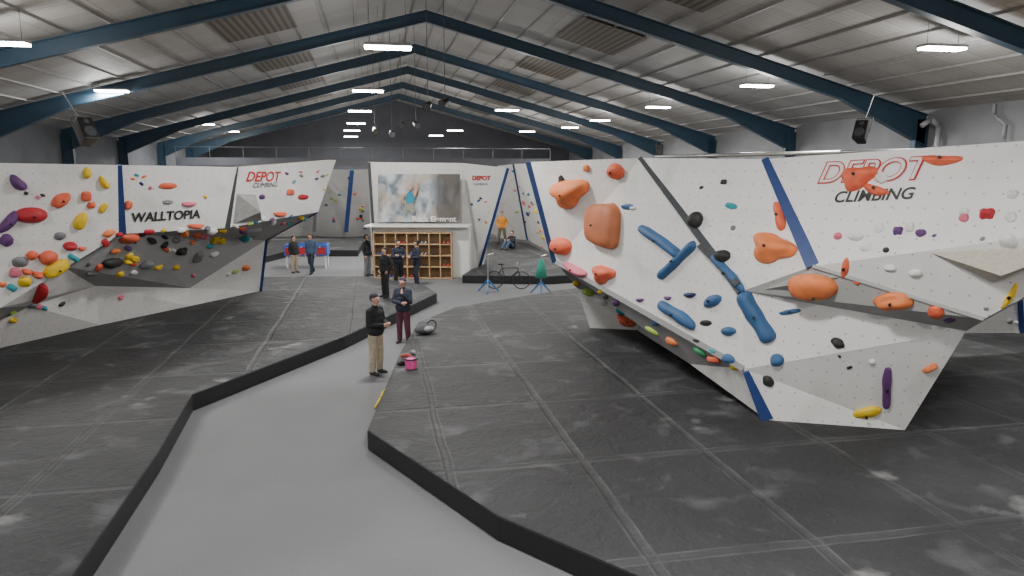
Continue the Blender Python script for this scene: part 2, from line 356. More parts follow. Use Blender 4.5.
FW=climbing_wall("distant white bouldering wall with small scattered holds",Fw,[('a','a1','b1','b'),('b','b1','c1','c'),('c','c1','d1','d'),('d','d1','e1','e')],[],['a','b','c','d','e'],Vector((0,.8,0)),[Fw[k]+Vector((0,.9,0)) for k in ('a1','b1','c1','d1','e1')])
strip(FW,Fw['b'],PY(314,232,43.3),.2,M['dark']);strip(FW,Fw['c'],PY(346,232,43.3),.25,M['blue'])
Gw=dict(a=PY(497,166,43),b=PY(514,164,42),c=PY(545,163,35),d=PY(600,163,34),a1=PZ(500,238,0),b1=PZ(528,240,0),c1=PZ(553,254,0),d1=PZ(600,262,0))
GW=climbing_wall("distant white angled bouldering wall",Gw,[('a','a1','b1','b'),('b','b1','c1','c'),('c','c1','d1','d')],[],['a','b','c','d'],Vector((.5,.8,0)),[Gw[k]+Vector((.5,.8,0)) for k in ('a1','b1','c1','d1')])
strip(GW,Gw['b'],Gw['b1'],.2,M['blue'])
Hw=dict(a=PY(940,235,17),b=PY(1022,232,17),c=PY(1150,232,16),a1=fl(940,333),b1=fl(1022,333),c1=fl(1150,334))
HW=climbing_wall("white lower bouldering wall with a blue corner strip",Hw,[('a','a1','b1','b'),('b','b1','c1','c')],[],['a','b','c'],Vector((.3,.8,0)),[Hw[k]+Vector((.3,.8,0)) for k in ('a1','b1','c1')])
strip(HW,PY(1019,280,16.8),Hw['b1'],.12,M['blue'])
# ---------------- volumes
def volume(base,apex,h,m,label):
    ps=[hit(u,v) for u,v in base]
    if any(p is None for p in ps): return
    ap=hit(*apex); a=ap[0]+ap[1]*h
    vs=[p[0]-p[1]*.02 for p in ps]+[a]; n=len(ps)
    o=facets('climbing_volume',vs,[(i,(i+1)%n,n) for i in range(n)],[m]); top(o,label,"climbing volume"); register(o)
volume([(926,252),(1024,247),(1100,240),(992,283)],(1008,264),.4,M['volwood'],"speckled wooden triangular volume with sharp edge")
volume([(236,193),(256,194),(262,222),(232,225)],(252,208),.35,M['volgrey'],"grey faceted wooden volume")
volume([(757,291),(812,268),(850,276),(800,300)],(805,280),.12,M['volgrey'],"grey flat volume under the overhang")
# ---------------- holds
def hold_mesh(kind,seed):
    bm=bmesh.new(); bmesh.ops.create_icosphere(bm,subdivisions=4 if kind in('bar','tri') else 3,radius=.5)
    so=Vector((seed*3.1,seed*1.7,seed))
    for v in bm.verts:
        n=v.co.normalized(); x,y,z=n
        w=1+.18*noise.noise(n*1.3+so)+.05*noise.noise(n*3+so)
        if kind=='rect': f=lambda t:math.copysign(abs(t)**.55,t); x,y,z=f(x),f(y),f(z)*.9; x*=1-.12*y; w=(1+.04*noise.noise(n*3+so))*.93
        if kind=='tri':
            th=math.atan2(y,x); k=(1+.2*math.cos(3*th-.5)); x*=k;y*=k; w=1+.10*noise.noise(n*1.6+so); z*=1-.3*max(0,-y)
        if kind=='pinch': y*=.65+.5*abs(x)
        if kind=='crimp': z*=.35+.65*max(0,(y+1)/2)
        if kind=='horn': y*=.75; y+=.35*(x*x)-.12
        if kind=='bar':
            r_=max(math.sqrt(max(0,1-x*x)),.02); xx=math.copysign(abs(x)**.8,x)
            k=(max(0,1-abs(xx)**7)**.35)/r_; k*=.86+.22*noise.noise(Vector((xx*1.6,seed,0))); y=y*k+.12*math.sin(xx*2.2+seed); z*=k; x=xx; w=1
        if kind=='ball': w=1+.04*noise.noise(n*2+so)
        p=Vector((x,y,z))*.5*w
        if kind=='jug':
            g=math.exp(-(((x)**2)/.25+((y-.35)**2)/.08)); p.z-=.22*g if p.z>0 else 0
        if p.z<0:p.z*=.12
        v.co=p
    me=bpy.data.meshes.new('hold_'+kind); bm.to_mesh(me);bm.free()
    for p in me.polygons:p.use_smooth=True
    me.materials.append(HM['orange']); return me
kinds=['blob','jug','rect','pinch','crimp','horn','bar','ball','tri']
HMesh={k:[hold_mesh(k,i*5+j+1) for j in range(3)] for i,k in enumerate(kinds)}
bmb=bmesh.new(); cyl(bmb,(0,0,0),(0,0,.03),.022,seg=8); bolt_me=bpy.data.meshes.new('bolt'); bmb.to_mesh(bolt_me); bmb.free(); bolt_me.materials.append(M['black'])
words=dict(redo='orange-red',brown='orange-brown',orange='orange',navy='dark blue')
kw=dict(blob='rounded lumpy',jug='hollowed jug',rect='blocky square',pinch='narrow pinch',crimp='small edge',horn='curved horn',bar='long sausage shaped',ball='smooth round',tri='rounded triangular')
hcount=0
CR=Vector((1,0,0)); CU=Vector((0,SP,CP))
placed=[]
def hold(u,v,w,h,c,ang=0,kind=None,dep=.5,free=True):
    global hcount
    r=hit(u,v)
    if r is None:return
    p,n,t=r; d=ray(u,v).normalized(); a=math.radians(ang)
    rad=.5*max(w,h)*t/F
    if not free and any((p-q).length<(rad+rq)*.85 for q,rq in placed): return
    placed.append((p,rad))
    I=CR*math.cos(a)+CU*math.sin(a); J=-CR*math.sin(a)+CU*math.cos(a)
    dn=d.dot(n)
    if abs(dn)<.3: dn=math.copysign(.3,dn)
    ax=I-d*(I.dot(n)/dn); ax=ax-n*ax.dot(n); bx=J-d*(J.dot(n)/dn)
    X=ax.normalized(); Y=n.cross(X)
    W=w*t/F*min(ax.length,2.2); Hh=h*t/F*min(max(abs(bx.dot(Y)),.6),2.2)
    kind=kind or random.choice(kinds[:6])
    me=HMesh[kind][hcount%3]; hcount+=1
    o=bpy.data.objects.new('climbing_hold',me); COL.objects.link(o)
    o.material_slots[0].link='OBJECT'; o.material_slots[0].material=HM[c]
    s=min(W,Hh)*dep*2
    o.matrix_basis=Matrix.Translation(p)@Matrix((X,Y,n)).transposed().to_4x4()@Matrix.Diagonal((W,Hh,s,1))
    top(o,f"{words.get(c,c)} {kw[kind]} climbing hold bolted to the white wall","climbing hold","climbing holds on the walls")
    if w>16:
        b=bpy.data.objects.new('bolt',bolt_me); COL.objects.link(b); b.parent=o
        b.scale=(1/W,1/Hh,1/s); b.location=(0,0,.49 if kind!='jug' else .42)
for a in [
 (570,192,34,27,'orange',20,'tri'),(605,225,46,32,'brown',88,'rect',.35),(562,246,22,17,'redo',0,'ball'),(616,171,17,15,'redo',0,'blob'),(587,168,6,7,'orange'),(576,270,24,12,'pink',-25,'horn'),(604,274,20,18,'redo',0,'tri'),(626,321,20,12,'redo',-25,'horn'),
 (562,180,5,10,'black',0),(628,207,14,6,'blue',0,'crimp'),(633,208,6,5,'white'),
 (660,241,50,11,'blue',-35,'bar',.6),(677,261,48,10,'blue',42,'bar',.6),(677,315,42,12,'blue',-35,'bar'),(713,301,17,11,'blue',20,'blob'),(690,295,12,7,'navy',0),(729,331,13,9,'blue',0),(729,359,12,9,'blue',-20),(756,317,54,19,'blue',-62,'bar'),(728,273,46,9,'blue',-50,'bar'),(777,360,13,12,'blue',0,'blob'),
 (696,220,15,15,'black',20,'blob'),(723,256,14,13,'black',0,'blob'),(706,323,11,6,'black'),(768,381,10,12,'black',30),(887,388,36,9,'purple',86,'bar'),(838,343,13,9,'black',-30,'jug'),(724,182,6,5,'black'),(733,228,5,5,'grey'),
 (858,178,32,19,'redo',15,'tri'),(876,190,24,11,'redo',-20,'horn'),(942,160,34,11,'redo',0,'horn'),(780,216,28,11,'redo',100,'pinch'),(773,248,38,27,'orange',-10,'tri'),(845,268,18,7,'redo',80),(813,284,46,17,'orange',-8,'blob'),(893,301,34,17,'orange',8,'jug'),
 (879,228,9,9,'white'),(898,231,9,9,'purple',0,'pinch'),(910,227,8,9,'white'),(921,233,9,7,'purple'),(856,237,14,9,'white',0,'horn'),(964,218,9,7,'pink'),(964,212,9,8,'white'),(987,214,13,11,'red'),(1011,217,10,9,'white'),(1013,194,10,8,'white',0,'jug'),(882,178,12,10,'white',0,'jug'),(890,268,12,6,'white'),(916,273,12,7,'white'),(936,312,14,12,'redo'),(1008,241,16,12,'white',0,'crimp'),(866,413,28,10,'yellow',14,'crimp'),(930,368,14,7,'orange',30),(942,372,9,8,'yellow'),(872,362,6,5,'white'),(1010,296,24,8,'yellow',60,'horn'),(866,247,10,8,'white'),(886,250,6,5,'black'),(838,236,8,7,'pink'),(668,298,7,5,'purple'),(640,300,8,5,'purple'),(600,301,16,7,'white',-30),(588,292,12,8,'lime',-30),(652,331,14,5,'lime',-25),(700,352,14,6,'green',-25),(714,359,12,8,'redo'),(735,367,10,5,'yellow'),(620,312,10,5,'teal',-30),(672,341,12,5,'orange',-25),(790,312,22,5,'blue',10,'crimp'),(731,206,12,6,'teal',-15)]:
    hold(*a)
for a in [
 (18,183,16,12,'purple',-40,'horn'),(31,215,28,13,'red',0,'ball'),(61,200,18,11,'redo',35,'jug'),(8,222,22,12,'purple',50,'horn'),(6,240,12,10,'purple',0,'blob'),(87,173,8,10,'yellow'),(104,183,12,9,'yellow',-50,'horn'),(86,196,9,9,'redo'),(91,205,7,7,'redo'),(80,221,16,10,'yellow',60,'blob'),(103,208,10,6,'yellow',60),(48,257,15,12,'redo',0,'blob'),(56,268,24,12,'yellow',25,'blob'),(20,262,14,9,'grey'),(32,255,10,8,'redo'),(39,292,16,9,'red',70,'horn'),(25,282,12,9,'yellow'),(15,272,10,8,'pink'),
 (168,186,16,6,'redo',0),(189,204,14,6,'pink'),(168,202,10,4,'grey'),(128,205,7,8,'redo'),(130,238,18,10,'redo'),(149,232,10,5,'red'),(196,226,14,6,'redo'),(252,230,18,6,'grey'),(290,192,7,6,'redo'),(303,197,10,5,'red'),(262,197,6,5,'purple'),(280,214,12,6,'redo'),(181,230,8,5,'white'),(246,268,8,6,'orange'),(112,262,16,8,'black'),(60,236,10,7,'grey'),(70,246,12,8,'red')]:
    hold(*a)
pal=['redo','yellow','black','grey','purple','blue','pink','teal','orange','white','navy','lime','orange','redo']
def scatter(u0,v0,u1,v1,n,s0,s1,spread=6,p=pal):
    for i in range(n):
        t=random.random(); hold(u0+(u1-u0)*t+random.uniform(-2,2),v0+(v1-v0)*t+random.uniform(-spread,spread),random.uniform(s0,s1),random.uniform(s0,s1)*.7,random.choice(p),random.uniform(-40,40),free=False)
scatter(0,290,60,262,14,6,11,8); scatter(62,262,120,234,16,6,11,6,['redo','yellow','orange','grey','black','red','lime','teal']); scatter(122,238,226,234,22,5,9,7,['redo','grey','black','pink','orange','yellow','white']); scatter(230,230,318,214,14,4,7,5)
scatter(90,262,250,250,26,4,8,16,['grey','black','grey','orange','redo','white','yellow','purple','teal']); scatter(130,180,230,195,8,3,5,10); scatter(20,200,110,200,8,3,6,25,['black','white','grey','pink']); scatter(285,180,325,185,6,3,5,12)
scatter(125,262,230,262,6,7,11,14,['black','grey','grey','redo'])
scatter(40,300,240,280,6,4,6,10); scatter(10,318,60,300,5,5,8,5)
scatter(560,275,735,362,14,5,9,3); scatter(650,200,780,230,4,3,5,25,['white','black','purple']); scatter(820,215,1000,235,6,3,6,18,['white','white','grey','purple']); scatter(800,345,900,370,4,3,6,12,['black','white']); scatter(840,275,960,322,6,5,8,3,['black','grey','redo','purple'])
scatter(318,180,345,225,14,2.5,4,20); scatter(348,180,366,225,12,2.5,4,20); scatter(512,180,530,225,12,2.5,5,20); scatter(470,200,495,215,6,2,4,15); scatter(530,190,545,250,10,3,5,15); scatter(985,305,1020,322,4,4,6,5,['white','redo','grey'])
# ---------------- lettering (follows the board surface)
def wall_text(root,body,u,v,wpx,m,shear=.25,lift=.01,off=0.02,rot=0,name='lettering',conform=True):
    r=hit(u,v); p,n,t=r
    cu=bpy.data.curves.new(name,'FONT'); cu.body=body; cu.align_x='CENTER'; cu.align_y='CENTER'; cu.shear=shear; cu.offset=off; cu.extrude=.0
    tmp=bpy.data.objects.new('tmp',cu); COL.objects.link(tmp); dg=bpy.context.evaluated_depsgraph_get()
    me=bpy.data.meshes.new_from_object(tmp.evaluated_get(dg)); bpy.data.objects.remove(tmp)
    me.materials.clear(); me.materials.append(m)
    xs=[q.co.x for q in me.vertices]; wid=max(xs)-min(xs)
    up=Vector((0,0,1)); up=(up-n*up.dot(n)).normalized(); rt=up.cross(n); d=ray(u,v).normalized(); fx=(rt-d*rt.dot(d)).length
    s=wpx*t/F/wid/fx
    o=bpy.data.objects.new(name,me); COL.objects.link(o)
    Rm=Matrix((rt,up,n)).transposed()@Matrix.Rotation(math.radians(rot),3,'Z')
    MW=Matrix.Translation(p)@Rm.to_4x4()@Matrix.Diagonal((s,s,s,1)); inv=MW.inverted()
    for q in me.vertices:
        w_=MW@q.co; best=0.0
        if conform:
            bd=None
            for b in bvhs:
                rr=b.ray_cast(w_+n*.6,-n,1.2)
                if rr[0] is not None and (bd is None or rr[3]<bd): bd=rr[3]
            if bd is not None: best=.6-bd
        q.co=inv@(w_+n*(best+lift))
    o.parent=root; o.matrix_basis=Matrix.Translation(-root.location)@MW
    o["label"]=f"lettering reading {body}"
wall_text(RWALL,'DEPOT',869,172,88,M['logored'],off=.04,rot=3,lift=.012); wall_text(RWALL,'DEPOT',869,172,84.5,M['logowhite'],off=.0,lift=.02,rot=3)
wall_text(RWALL,'CLIMBING',872,196,62,M['logoblack'],off=.02,rot=5,lift=.012)
wall_text(LWALL,'DEPOT',263,177,30,M['logored'],off=.02,lift=.02); wall_text(LWALL,'CLIMBING',265,185,22,M['logoblack'],off=.0,lift=.02)
wall_text(LWALL,'WALLTOPIA',167,216,56,M['logoblack'],off=.03,shear=0,lift=.02)
wall_text(CWALL,'DEPOT',481,178,19,M['logored'],off=.04,lift=.03); wall_text(CWALL,'CLIMBING',481,184,14,M['logoblack'],off=.0,lift=.03)
mu=facets('mural_print',[PY(378,174,29.35),PY(378,222,29.5),PY(460,222,29.5),PY(460,174,29.35)],[(0,1,2,3)],[M['rock']],parent=CWALL); mu["label"]="printed mural of a climber on a grey rock face"
def flat(name,pts,m,dy=.03):
    return facets(name,[PY(u,v,29.3-dy) for u,v in pts],[tuple(range(len(pts)))],[m],parent=CWALL)
flat('mural_figure',[(407,193),(410,191),(414,194),(415,199),(412,204),(407,205),(405,199)],cloth('mural_teal',(.03,.22,.32)))
flat('mural_figure',[(408,186),(410,185),(412,187),(411,190),(408,190)],M['skin'],.035)
flat('mural_figure',[(406,204),(413,203),(415,210),(412,214),(409,209),(404,214),(403,211)],cloth('mural_shorts',(.25,.25,.2)),.04)
flat('mural_figure',[(413,194),(416,188),(415,183),(417,184),(418,189),(415,197)],M['skin'],.045)
flat('mural_figure',[(406,194),(402,198),(404,203),(403,204),(400,198),(405,192)],M['skin'],.045)
wall_text(CWALL,'Rock Element',436,214,42,M['logowhite'],shear=0,lift=.80,off=.03,conform=False)
# ---------------- cubby shelf and counter
c0=PZ(413,279,0)
sh=empty('cubby_shelf',c0,math.radians(-2)); top(sh,"plywood cubby hole shelving unit for shoes against the white counter","shelving unit")
W=3.15;Hs=1.9;ncol=7;nrow=4
bm=bmesh.new(); box(bm,-W/2,W/2,.38,.4,0,Hs); finish(bm,'back_panel',M['woodd'],sh)
for i in range(ncol+1):
    x=-W/2+i*W/ncol; bm=bmesh.new(); box(bm,x-.02,x+.02,0,.38,0,Hs); finish(bm,'upright',M['wood'],sh)
for j in range(nrow+1):
    z=.03+j*(Hs-.06)/nrow; bm=bmesh.new(); box(bm,-W/2,W/2,.005,.38,z-.02,z+.02); finish(bm,'shelf_board',M['wood'],sh)
cn=empty('counter',c0+Vector((0,.45,0)),math.radians(-2)); top(cn,"white boxed counter with flat top behind the shelving","counter")
bm=bmesh.new(); box(bm,-W/2-.1,W/2+.7,0,.9,0,2.1); finish(bm,'body',M['white'],cn)
bm=bmesh.new(); box(bm,-W/2-.35,W/2+.75,-.42,.92,2.1,2.16); finish(bm,'counter_top',M['white'],cn)
def shoe_mesh():
    bm=bmesh.new(); bmesh.ops.create_icosphere(bm,subdivisions=3,radius=.5)
    for v in bm.verts:
        x,y,z=v.co*2
        v.co=Vector((x*.14,y*(.048+.012*x),(z*.5+.5)*(.1 if x<-.1 else .1-.05*x)))
    me=bpy.data.meshes.new('shoe'); bm.to_mesh(me); bm.free(); me.materials.append(M['black'])
    for p in me.polygons:p.use_smooth=True
    return me
SM=shoe_mesh()
shoecol=[cloth('shoe_black',(.03,.03,.03)),cloth('shoe_blue',(.04,.08,.25)),cloth('shoe_grey',(.25,.25,.25)),cloth('shoe_red',(.4,.05,.04))]
def shoe(p,rz,ci,lab):
    o=bpy.data.objects.new('shoe',SM); COL.objects.link(o); o.location=p; o.rotation_euler=(0,0,rz); o.material_slots[0].link='OBJECT'; o.material_slots[0].material=shoecol[ci]; top(o,lab,"shoe","shoes"); return o
cw=W/ncol
for i in range(ncol):
    for j in range(nrow):
        if random.random()<.5: continue
        ci=random.choice((0,0,2,1,3))
        for sgn in (-1,1):
            x=-W/2+(i+.5)*cw+sgn*.075; z=.05+j*(Hs-.06)/nrow
            shoe(c0+Matrix.Rotation(math.radians(-2),3,'Z')@Vector((x,.17,z)),math.radians(-92),ci,"shoe stored in a plywood cubby hole")
# ---------------- lamps
def lamp(p,power,Lg=1.05):
    l=p.x*CT+p.y*ST; e=empty('ceiling_lamp',p,TH); top(e,"bright rectangular LED panel lamp hanging from the roof","ceiling lamp","hanging LED lamps")
    bm=bmesh.new(); box(bm,-Lg/2,Lg/2,-.17,.17,.05,.11); finish(bm,'housing',M['housing'],e,bevel=.01)
    bm=bmesh.new(); box(bm,-Lg/2+.01,Lg/2-.01,-.16,.16,0,.05); finish(bm,'diffuser',M['lamp'],e,bevel=.02)
    for s in (-.4,.4):
        bm=bmesh.new(); cyl(bm,(s,0,.11),(s,0,roofz(l+s)-p.z-.02),.005,seg=6); finish(bm,'cable',M['dmetal'],e)
    ld=bpy.data.lights.new('lamp_light','AREA'); ld.shape='RECTANGLE'; ld.size=Lg; ld.size_y=.3; ld.energy=power; ld.color=(1,.98,.95)
    lo=bpy.data.objects.new('lamp_light',ld); COL.objects.link(lo); lo.parent=e; lo.location=(0,0,-.03)
    ld=bpy.data.lights.new('roof_fill','POINT'); ld.shadow_soft_size=.35; ld.energy=power*.40; ld.color=(1,.98,.95)  # added unseen point fill below each panel, brightens the roof the panel cannot reach
    lo=bpy.data.objects.new('roof_fill',ld); COL.objects.link(lo); lo.parent=e; lo.location=(0,0,-.55)
for u,v in [(388,49),(368,92),(360,112),(356,124),(352,131),(351,137),(112,92),(205,125),(231,132),(2,45),(942,50),(757,87),(658,108),(600,121),(527,132),(507,111),(455,131),(436,136),(570,128)]:
    p=PZ(u,v,7.0)
    if p.y>58: p=PZ(u,v,6.6)
    if p.y>58: continue
    lamp(p,450)
for l,a in [(-9,7),(2,6),(12,6),(-9,-1),(2,-1),(12,-1)]: lamp(BF(l,a,7.0),450)
# ---------------- speakers
def speaker(p,rz,tilt,s,lab):
    e=empty('loudspeaker',p,rz,s); top(e,lab,"loudspeaker","hanging loudspeakers")
    e.rotation_euler=(tilt,0,rz)
    bm=bmesh.new(); hexa(bm,[(-.19,-.2,-.3),(.19,-.2,-.3),(.13,.2,-.3),(-.13,.2,-.3),(-.19,-.2,.3),(.19,-.2,.3),(.13,.2,.3),(-.13,.2,.3)]); finish(bm,'cabinet',M['black'],e,bevel=.02)
    bm=bmesh.new(); cyl(bm,(0,-.2,-.1),(0,-.225,-.1),.15,.14,24); finish(bm,'woofer',M['dark'],e)
    bm=bmesh.new(); cyl(bm,(0,-.2,.18),(0,-.22,.18),.07,.06,20); finish(bm,'tweeter',M['dark'],e)
    bm=bmesh.new(); cyl(bm,(-.22,0,0),(-.22,0,.45),.015);cyl(bm,(.22,0,0),(.22,0,.45),.015);cyl(bm,(-.22,0,.45),(.22,0,.45),.015);cyl(bm,(0,0,.45),(0,.2,1.3),.015); finish(bm,'bracket',M['dmetal'],e)
speaker(PY(85,132,15),math.radians(60),math.radians(-30),.85,"black loudspeaker hanging from a bracket above the wall")
speaker(PY(862,132,16),math.radians(-45),math.radians(-25),.75,"black loudspeaker on a bracket above the wall")
speaker(PY(660,150,20),math.radians(-15),0,.5,"small black loudspeaker above the wall top")
for u,v,y in [(392,133,29),(416,124,29),(428,105,24),(445,102,24),(402,124,31),(375,130,32)]:
    p=PY(u,v,y); e=empty('spotlight',p,random.uniform(-.6,.6)); top(e,"dark hanging spotlight on a thin rod","spotlight","hanging spotlights")
    l=p.x*CT+p.y*ST
    bm=bmesh.new(); cyl(bm,(0,-.2,-.08),(0,.15,.06),.14,.09,16); finish(bm,'lamp_head',M['black'],e)
    bm=bmesh.new(); cyl(bm,(0,-.215,-.086),(0,-.2,-.08),.12,.12,16); finish(bm,'lens',M['dmetal'],e)
    bm=bmesh.new(); cyl(bm,(0,0,.05),(0,0,roofz(l)-p.z-.02),.01,seg=6); finish(bm,'rod',M['dmetal'],e)
e=empty('guard_rail',BF(-2,47.5,4.7),TH); top(e,"long dark guard rail above the rear walls","railing")
bm=bmesh.new(); box(bm,-10,14,-.05,.05,0,.5); finish(bm,'fascia',M['walld'],e)
bm=bmesh.new(); cyl(bm,(-10,0,1.15),(14,0,1.15),.02); finish(bm,'rail',M['dmetal'],e)
for i in range(13):
    bm=bmesh.new(); cyl(bm,(-10+i*2,0,.5),(-10+i*2,0,1.15),.018,seg=8); finish(bm,'post',M['dmetal'],e)
def pipe(pts,r,lab,m,name='pipe',cat='pipe'):
    o=Vector(pts[0]); bm=bmesh.new()
    for a,b in zip(pts[:-1],pts[1:]): cyl(bm,Vector(a)-o,Vector(b)-o,r,seg=12)
    for a in pts[1:-1]: sph(bm,Vector(a)-o,r*1.02)
    return top(finish(bm,name,m,loc=o,smooth=True),lab,cat)
pipe([PY(655,157,19),PY(840,152,17),PY(1040,148,16)],.05,"long pale pipe running above the wall top",M['metal'])
pipe([BF(17.2,19.2,4.4),BF(17.2,19.2,5.7),BF(16.9,19.2,5.9),BF(16.6,19.2,5.7)],.08,"grey ventilation pipe against the side wall",M['housing'])
pipe([BF(17.25,17.3,6.2),BF(17.25,17.3,5.9),BF(17.25,16.9,5.6),BF(17.25,16.9,5.2)],.045,"thin bent grey pipe fixed to the side wall",M['housing'])
# ---------------- people
def capsmesh(caps):
    bm=bmesh.new()
    for p0,r0,p1,r1,_ in caps:
        sph(bm,p0,r0,2); sph(bm,p1,r1,2)
        if (Vector(p0)-Vector(p1)).length>.002: cyl(bm,p0,p1,r0,r1,14)
    return bm
def remeshed(caps,vox,name):
    bm=capsmesh(caps); me=bpy.data.meshes.new('t'); bm.to_mesh(me); bm.free()
    o=bpy.data.objects.new('t',me); COL.objects.link(o)
    md=o.modifiers.new('r','REMESH'); md.mode='VOXEL'; md.voxel_size=vox
    sm=o.modifiers.new('s','SMOOTH'); sm.iterations=3; sm.factor=.5
    dg=bpy.context.evaluated_depsgraph_get(); r=bpy.data.meshes.new_from_object(o.evaluated_get(dg)); bpy.data.objects.remove(o); r.name=name
    n=len(r.polygons); C=np.empty(n*3); r.polygons.foreach_get('center',C); C=C.reshape(-1,3)
    best=np.full(n,1e9); idx=np.zeros(n,dtype=np.int32)
    for p0,r0,p1,r1,m in caps:
        a=np.array(p0);b=np.array(p1);d=b-a;L2=max(d@d,1e-9)
        t=np.clip(((C-a)@d)/L2,0,1); q=a+t[:,None]*d; dist=np.linalg.norm(C-q,axis=1)-(r0+(r1-r0)*t)
        w=dist<best; best[w]=dist[w]; idx[w]=m
    r.polygons.foreach_set('material_index',idx); r.polygons.foreach_set('use_smooth',np.ones(n,dtype=bool))
    return r
def V(*a): return Vector(a)
def person(label,loc,yaw,Hh,shirt,trousers,arms='down',legs='stand',hat=None,hair=None,vox=.012,bare=False):
    caps=[]
    sc_=Hh/1.76
    def c(p0,r0,p1,r1,m):
        z=-.80 if legs=='sit' else 0
        caps.append(((p0[0],p0[1],p0[2]+z),r0,(p1[0],p1[1],p1[2]+z),r1,m))
    c((-.08,.01,.93),.12,(.08,.01,.93),.12,2)
    # loose jacket with hem over the hips
    c((-.075,.0,.97),.142,(.075,.0,.97),.142,1); c((-.055,.0,1.08),.138,(.055,.0,1.08),.138,1); c((-.07,.0,1.2),.138,(.07,.0,1.2),.138,1); c((-.09,.01,1.31),.13,(.09,.01,1.31),.13,1)
    c((-.155,.01,1.41),.074,(.155,.01,1.41),.074,1); c((0,.01,1.42),.08,(0,.005,1.475),.07,1); c((0,.0,1.46),.055,(0,-.01,1.57),.052,0)
    c((0,.012,1.672),.088,(0,-.018,1.645),.082,0); c((0,-.02,1.62),.074,(0,-.05,1.572),.043,0)
    c((0,-.1,1.655),.012,(0,-.118,1.625),.016,0)
    for s in (-1,1):
        c((s*.083,.0,1.66),.012,(s*.083,.0,1.62),.011,0); c((s*.033,-.092,1.655),.0105,(s*.034,-.092,1.655),.0105,5)
    c((-.02,-.094,1.59),.009,(.02,-.094,1.59),.009,6)
    for s in (-1,1):
        if legs=='stand': k=V(s*.11,-.01,.5);an=V(s*.125,.02,.1)
        elif legs=='wide': k=V(s*.16,-.02,.5);an=V(s*.2,.02,.1)
        elif legs=='walk':
            k=V(s*.1,-.12 if s>0 else .02,.51); an=V(s*.1,-.17 if s>0 else .26,.1 if s>0 else .14)
        elif legs=='sit': k=V(s*.13,-.36,1.22);an=V(s*.13,-.60,.90)
        else: k=V(s*.11,-.06 if s>0 else 0,.5);an=V(s*.12,-.02 if s>0 else .02,.1)
        c(V(s*.09,.01,.92),.105,k,.084,2); c(k,.084,an+V(0,0,.02),.07,2)
        c(an+V(0,.03,-.05),.045,an+V(0,-.03,-.04),.05,3); c(an+V(0,-.03,-.05),.046,an+V(s*.015,-.16,-.065),.034,3)
    for s in (-1,1):
        sh_=V(s*.185,.01,1.405)
        el,wr,hd={'down':(V(s*.255,.04,1.13),V(s*.26,-.04,.89),V(0,-.25,-1)),
         'cross':(V(s*.25,-.05,1.13),V(-s*.05,-.22,1.17+.03*s),V(-s,.0,.1)),
         'pocket':(V(s*.30,.07,1.14),V(s*.21,-.08,.96),V(-s*.3,-.3,-1)),
         'front':(V(s*.25,-.02,1.12),V(s*.07,-.27,1.12),V(-s*.3,-1,.25)),
         'knees':(V(s*.24,-.16,1.22),V(s*.14,-.38,1.33),V(-s*.3,-1,-.2)),
         'chin':((V(s*.24,-.06,1.13),V(s*.08,-.22,1.36),V(-s*.3,.2,1)) if s>0 else (V(s*.25,-.05,1.13),V(-s*.05,-.22,1.12),V(-s,0,.1)))}[arms]
        c(sh_,.068,el,.058,1); c(el,.057,wr-(wr-el).normalized()*.015,.044,0 if bare else 1)
        hd=hd.normalized(); c(wr,.027,wr+hd*.05,.034,0)
        side=V(0,1,0) if arms in('down','pocket') else V(0,0,1)
        side=(side-hd*side.dot(hd)).normalized(); pn=hd.cross(side)
        inn=pn if pn.dot(V(-s,0,0) if arms in('down','pocket') else V(0,1,0))>0 else -pn
        for fi,(o_,ln) in enumerate(((-.027,.07),(-.009,.082),(.009,.076),(.027,.058))):
            b0=wr+hd*.07+side*o_; m1=b0+hd*ln*.55+inn*.006; m2=m1+hd*ln*.4+inn*ln*.3
            c(wr+hd*.04+side*o_*.8,.014,b0,.0125,0); c(b0,.0115,m1,.0105,0); c(m1,.0105,m2,.0095,0)
        tb=wr+hd*.02-side*.03; t1=tb+hd*.04-side*.028+inn*.01; c(tb,.015,t1,.0125,0); c(t1,.012,t1+hd*.03+inn*.012,.0105,0)
    me=remeshed(caps,vox,'person')
    for m in (M['skin'],shirt,trousers,shoecol[0],M['hair'],M['eye'],M['lip']): me.materials.append(m)
    o=bpy.data.objects.new('person',me); COL.objects.link(o); o.location=loc; o.rotation_euler=(0,0,yaw); o.scale=(sc_,)*3
    top(o,label,"person")
    if hat:
        hm=remeshed([((0,.014,1.70),.096,(0,.02,1.695),.098,0),((0,.03,1.67),.09,(0,.03,1.665),.09,0)],.01,'hat'); hm.materials.append(hat); nm='hat'
    else:
        hm=remeshed([((0,.02,1.69),.094,(0,.03,1.685),.095,0),((0,.04,1.65),.08,(0,.045,1.60),.06,0),((-.06,.02,1.66),.04,(.06,.02,1.66),.04,0)],.01,'hair'); hm.materials.append(hair or M['hair']); nm='hair'
    h=bpy.data.objects.new(nm,hm); COL.objects.link(h); h.parent=o
    if legs=='sit': h.location=(0,0,-.80)
    return o
navy=cloth('navy',(.02,.025,.045)); blk=cloth('black',(.015,.015,.017)); beige=cloth('beige',(.36,.30,.22)); greyc=cloth('grey',(.14,.14,.15)); orng=cloth('amber',(.55,.22,.03)); maroon=cloth('plum',(.10,.03,.05)); denim=cloth('denim',(.05,.08,.14)); dkhat=cloth('cap',(.05,.04,.06)); olive=cloth('olive',(.12,.11,.07))
person("standing person in black jacket, beige trousers and dark beanie",PZ(377,374,0),math.radians(62),1.76,blk,beige,'front','stand',hat=dkhat,vox=.008)
person("standing person in dark jacket and plum trousers, one hand raised",PZ(404,343,0),math.radians(-15),1.68,navy,maroon,'chin','stand',hat=dkhat,vox=.008)
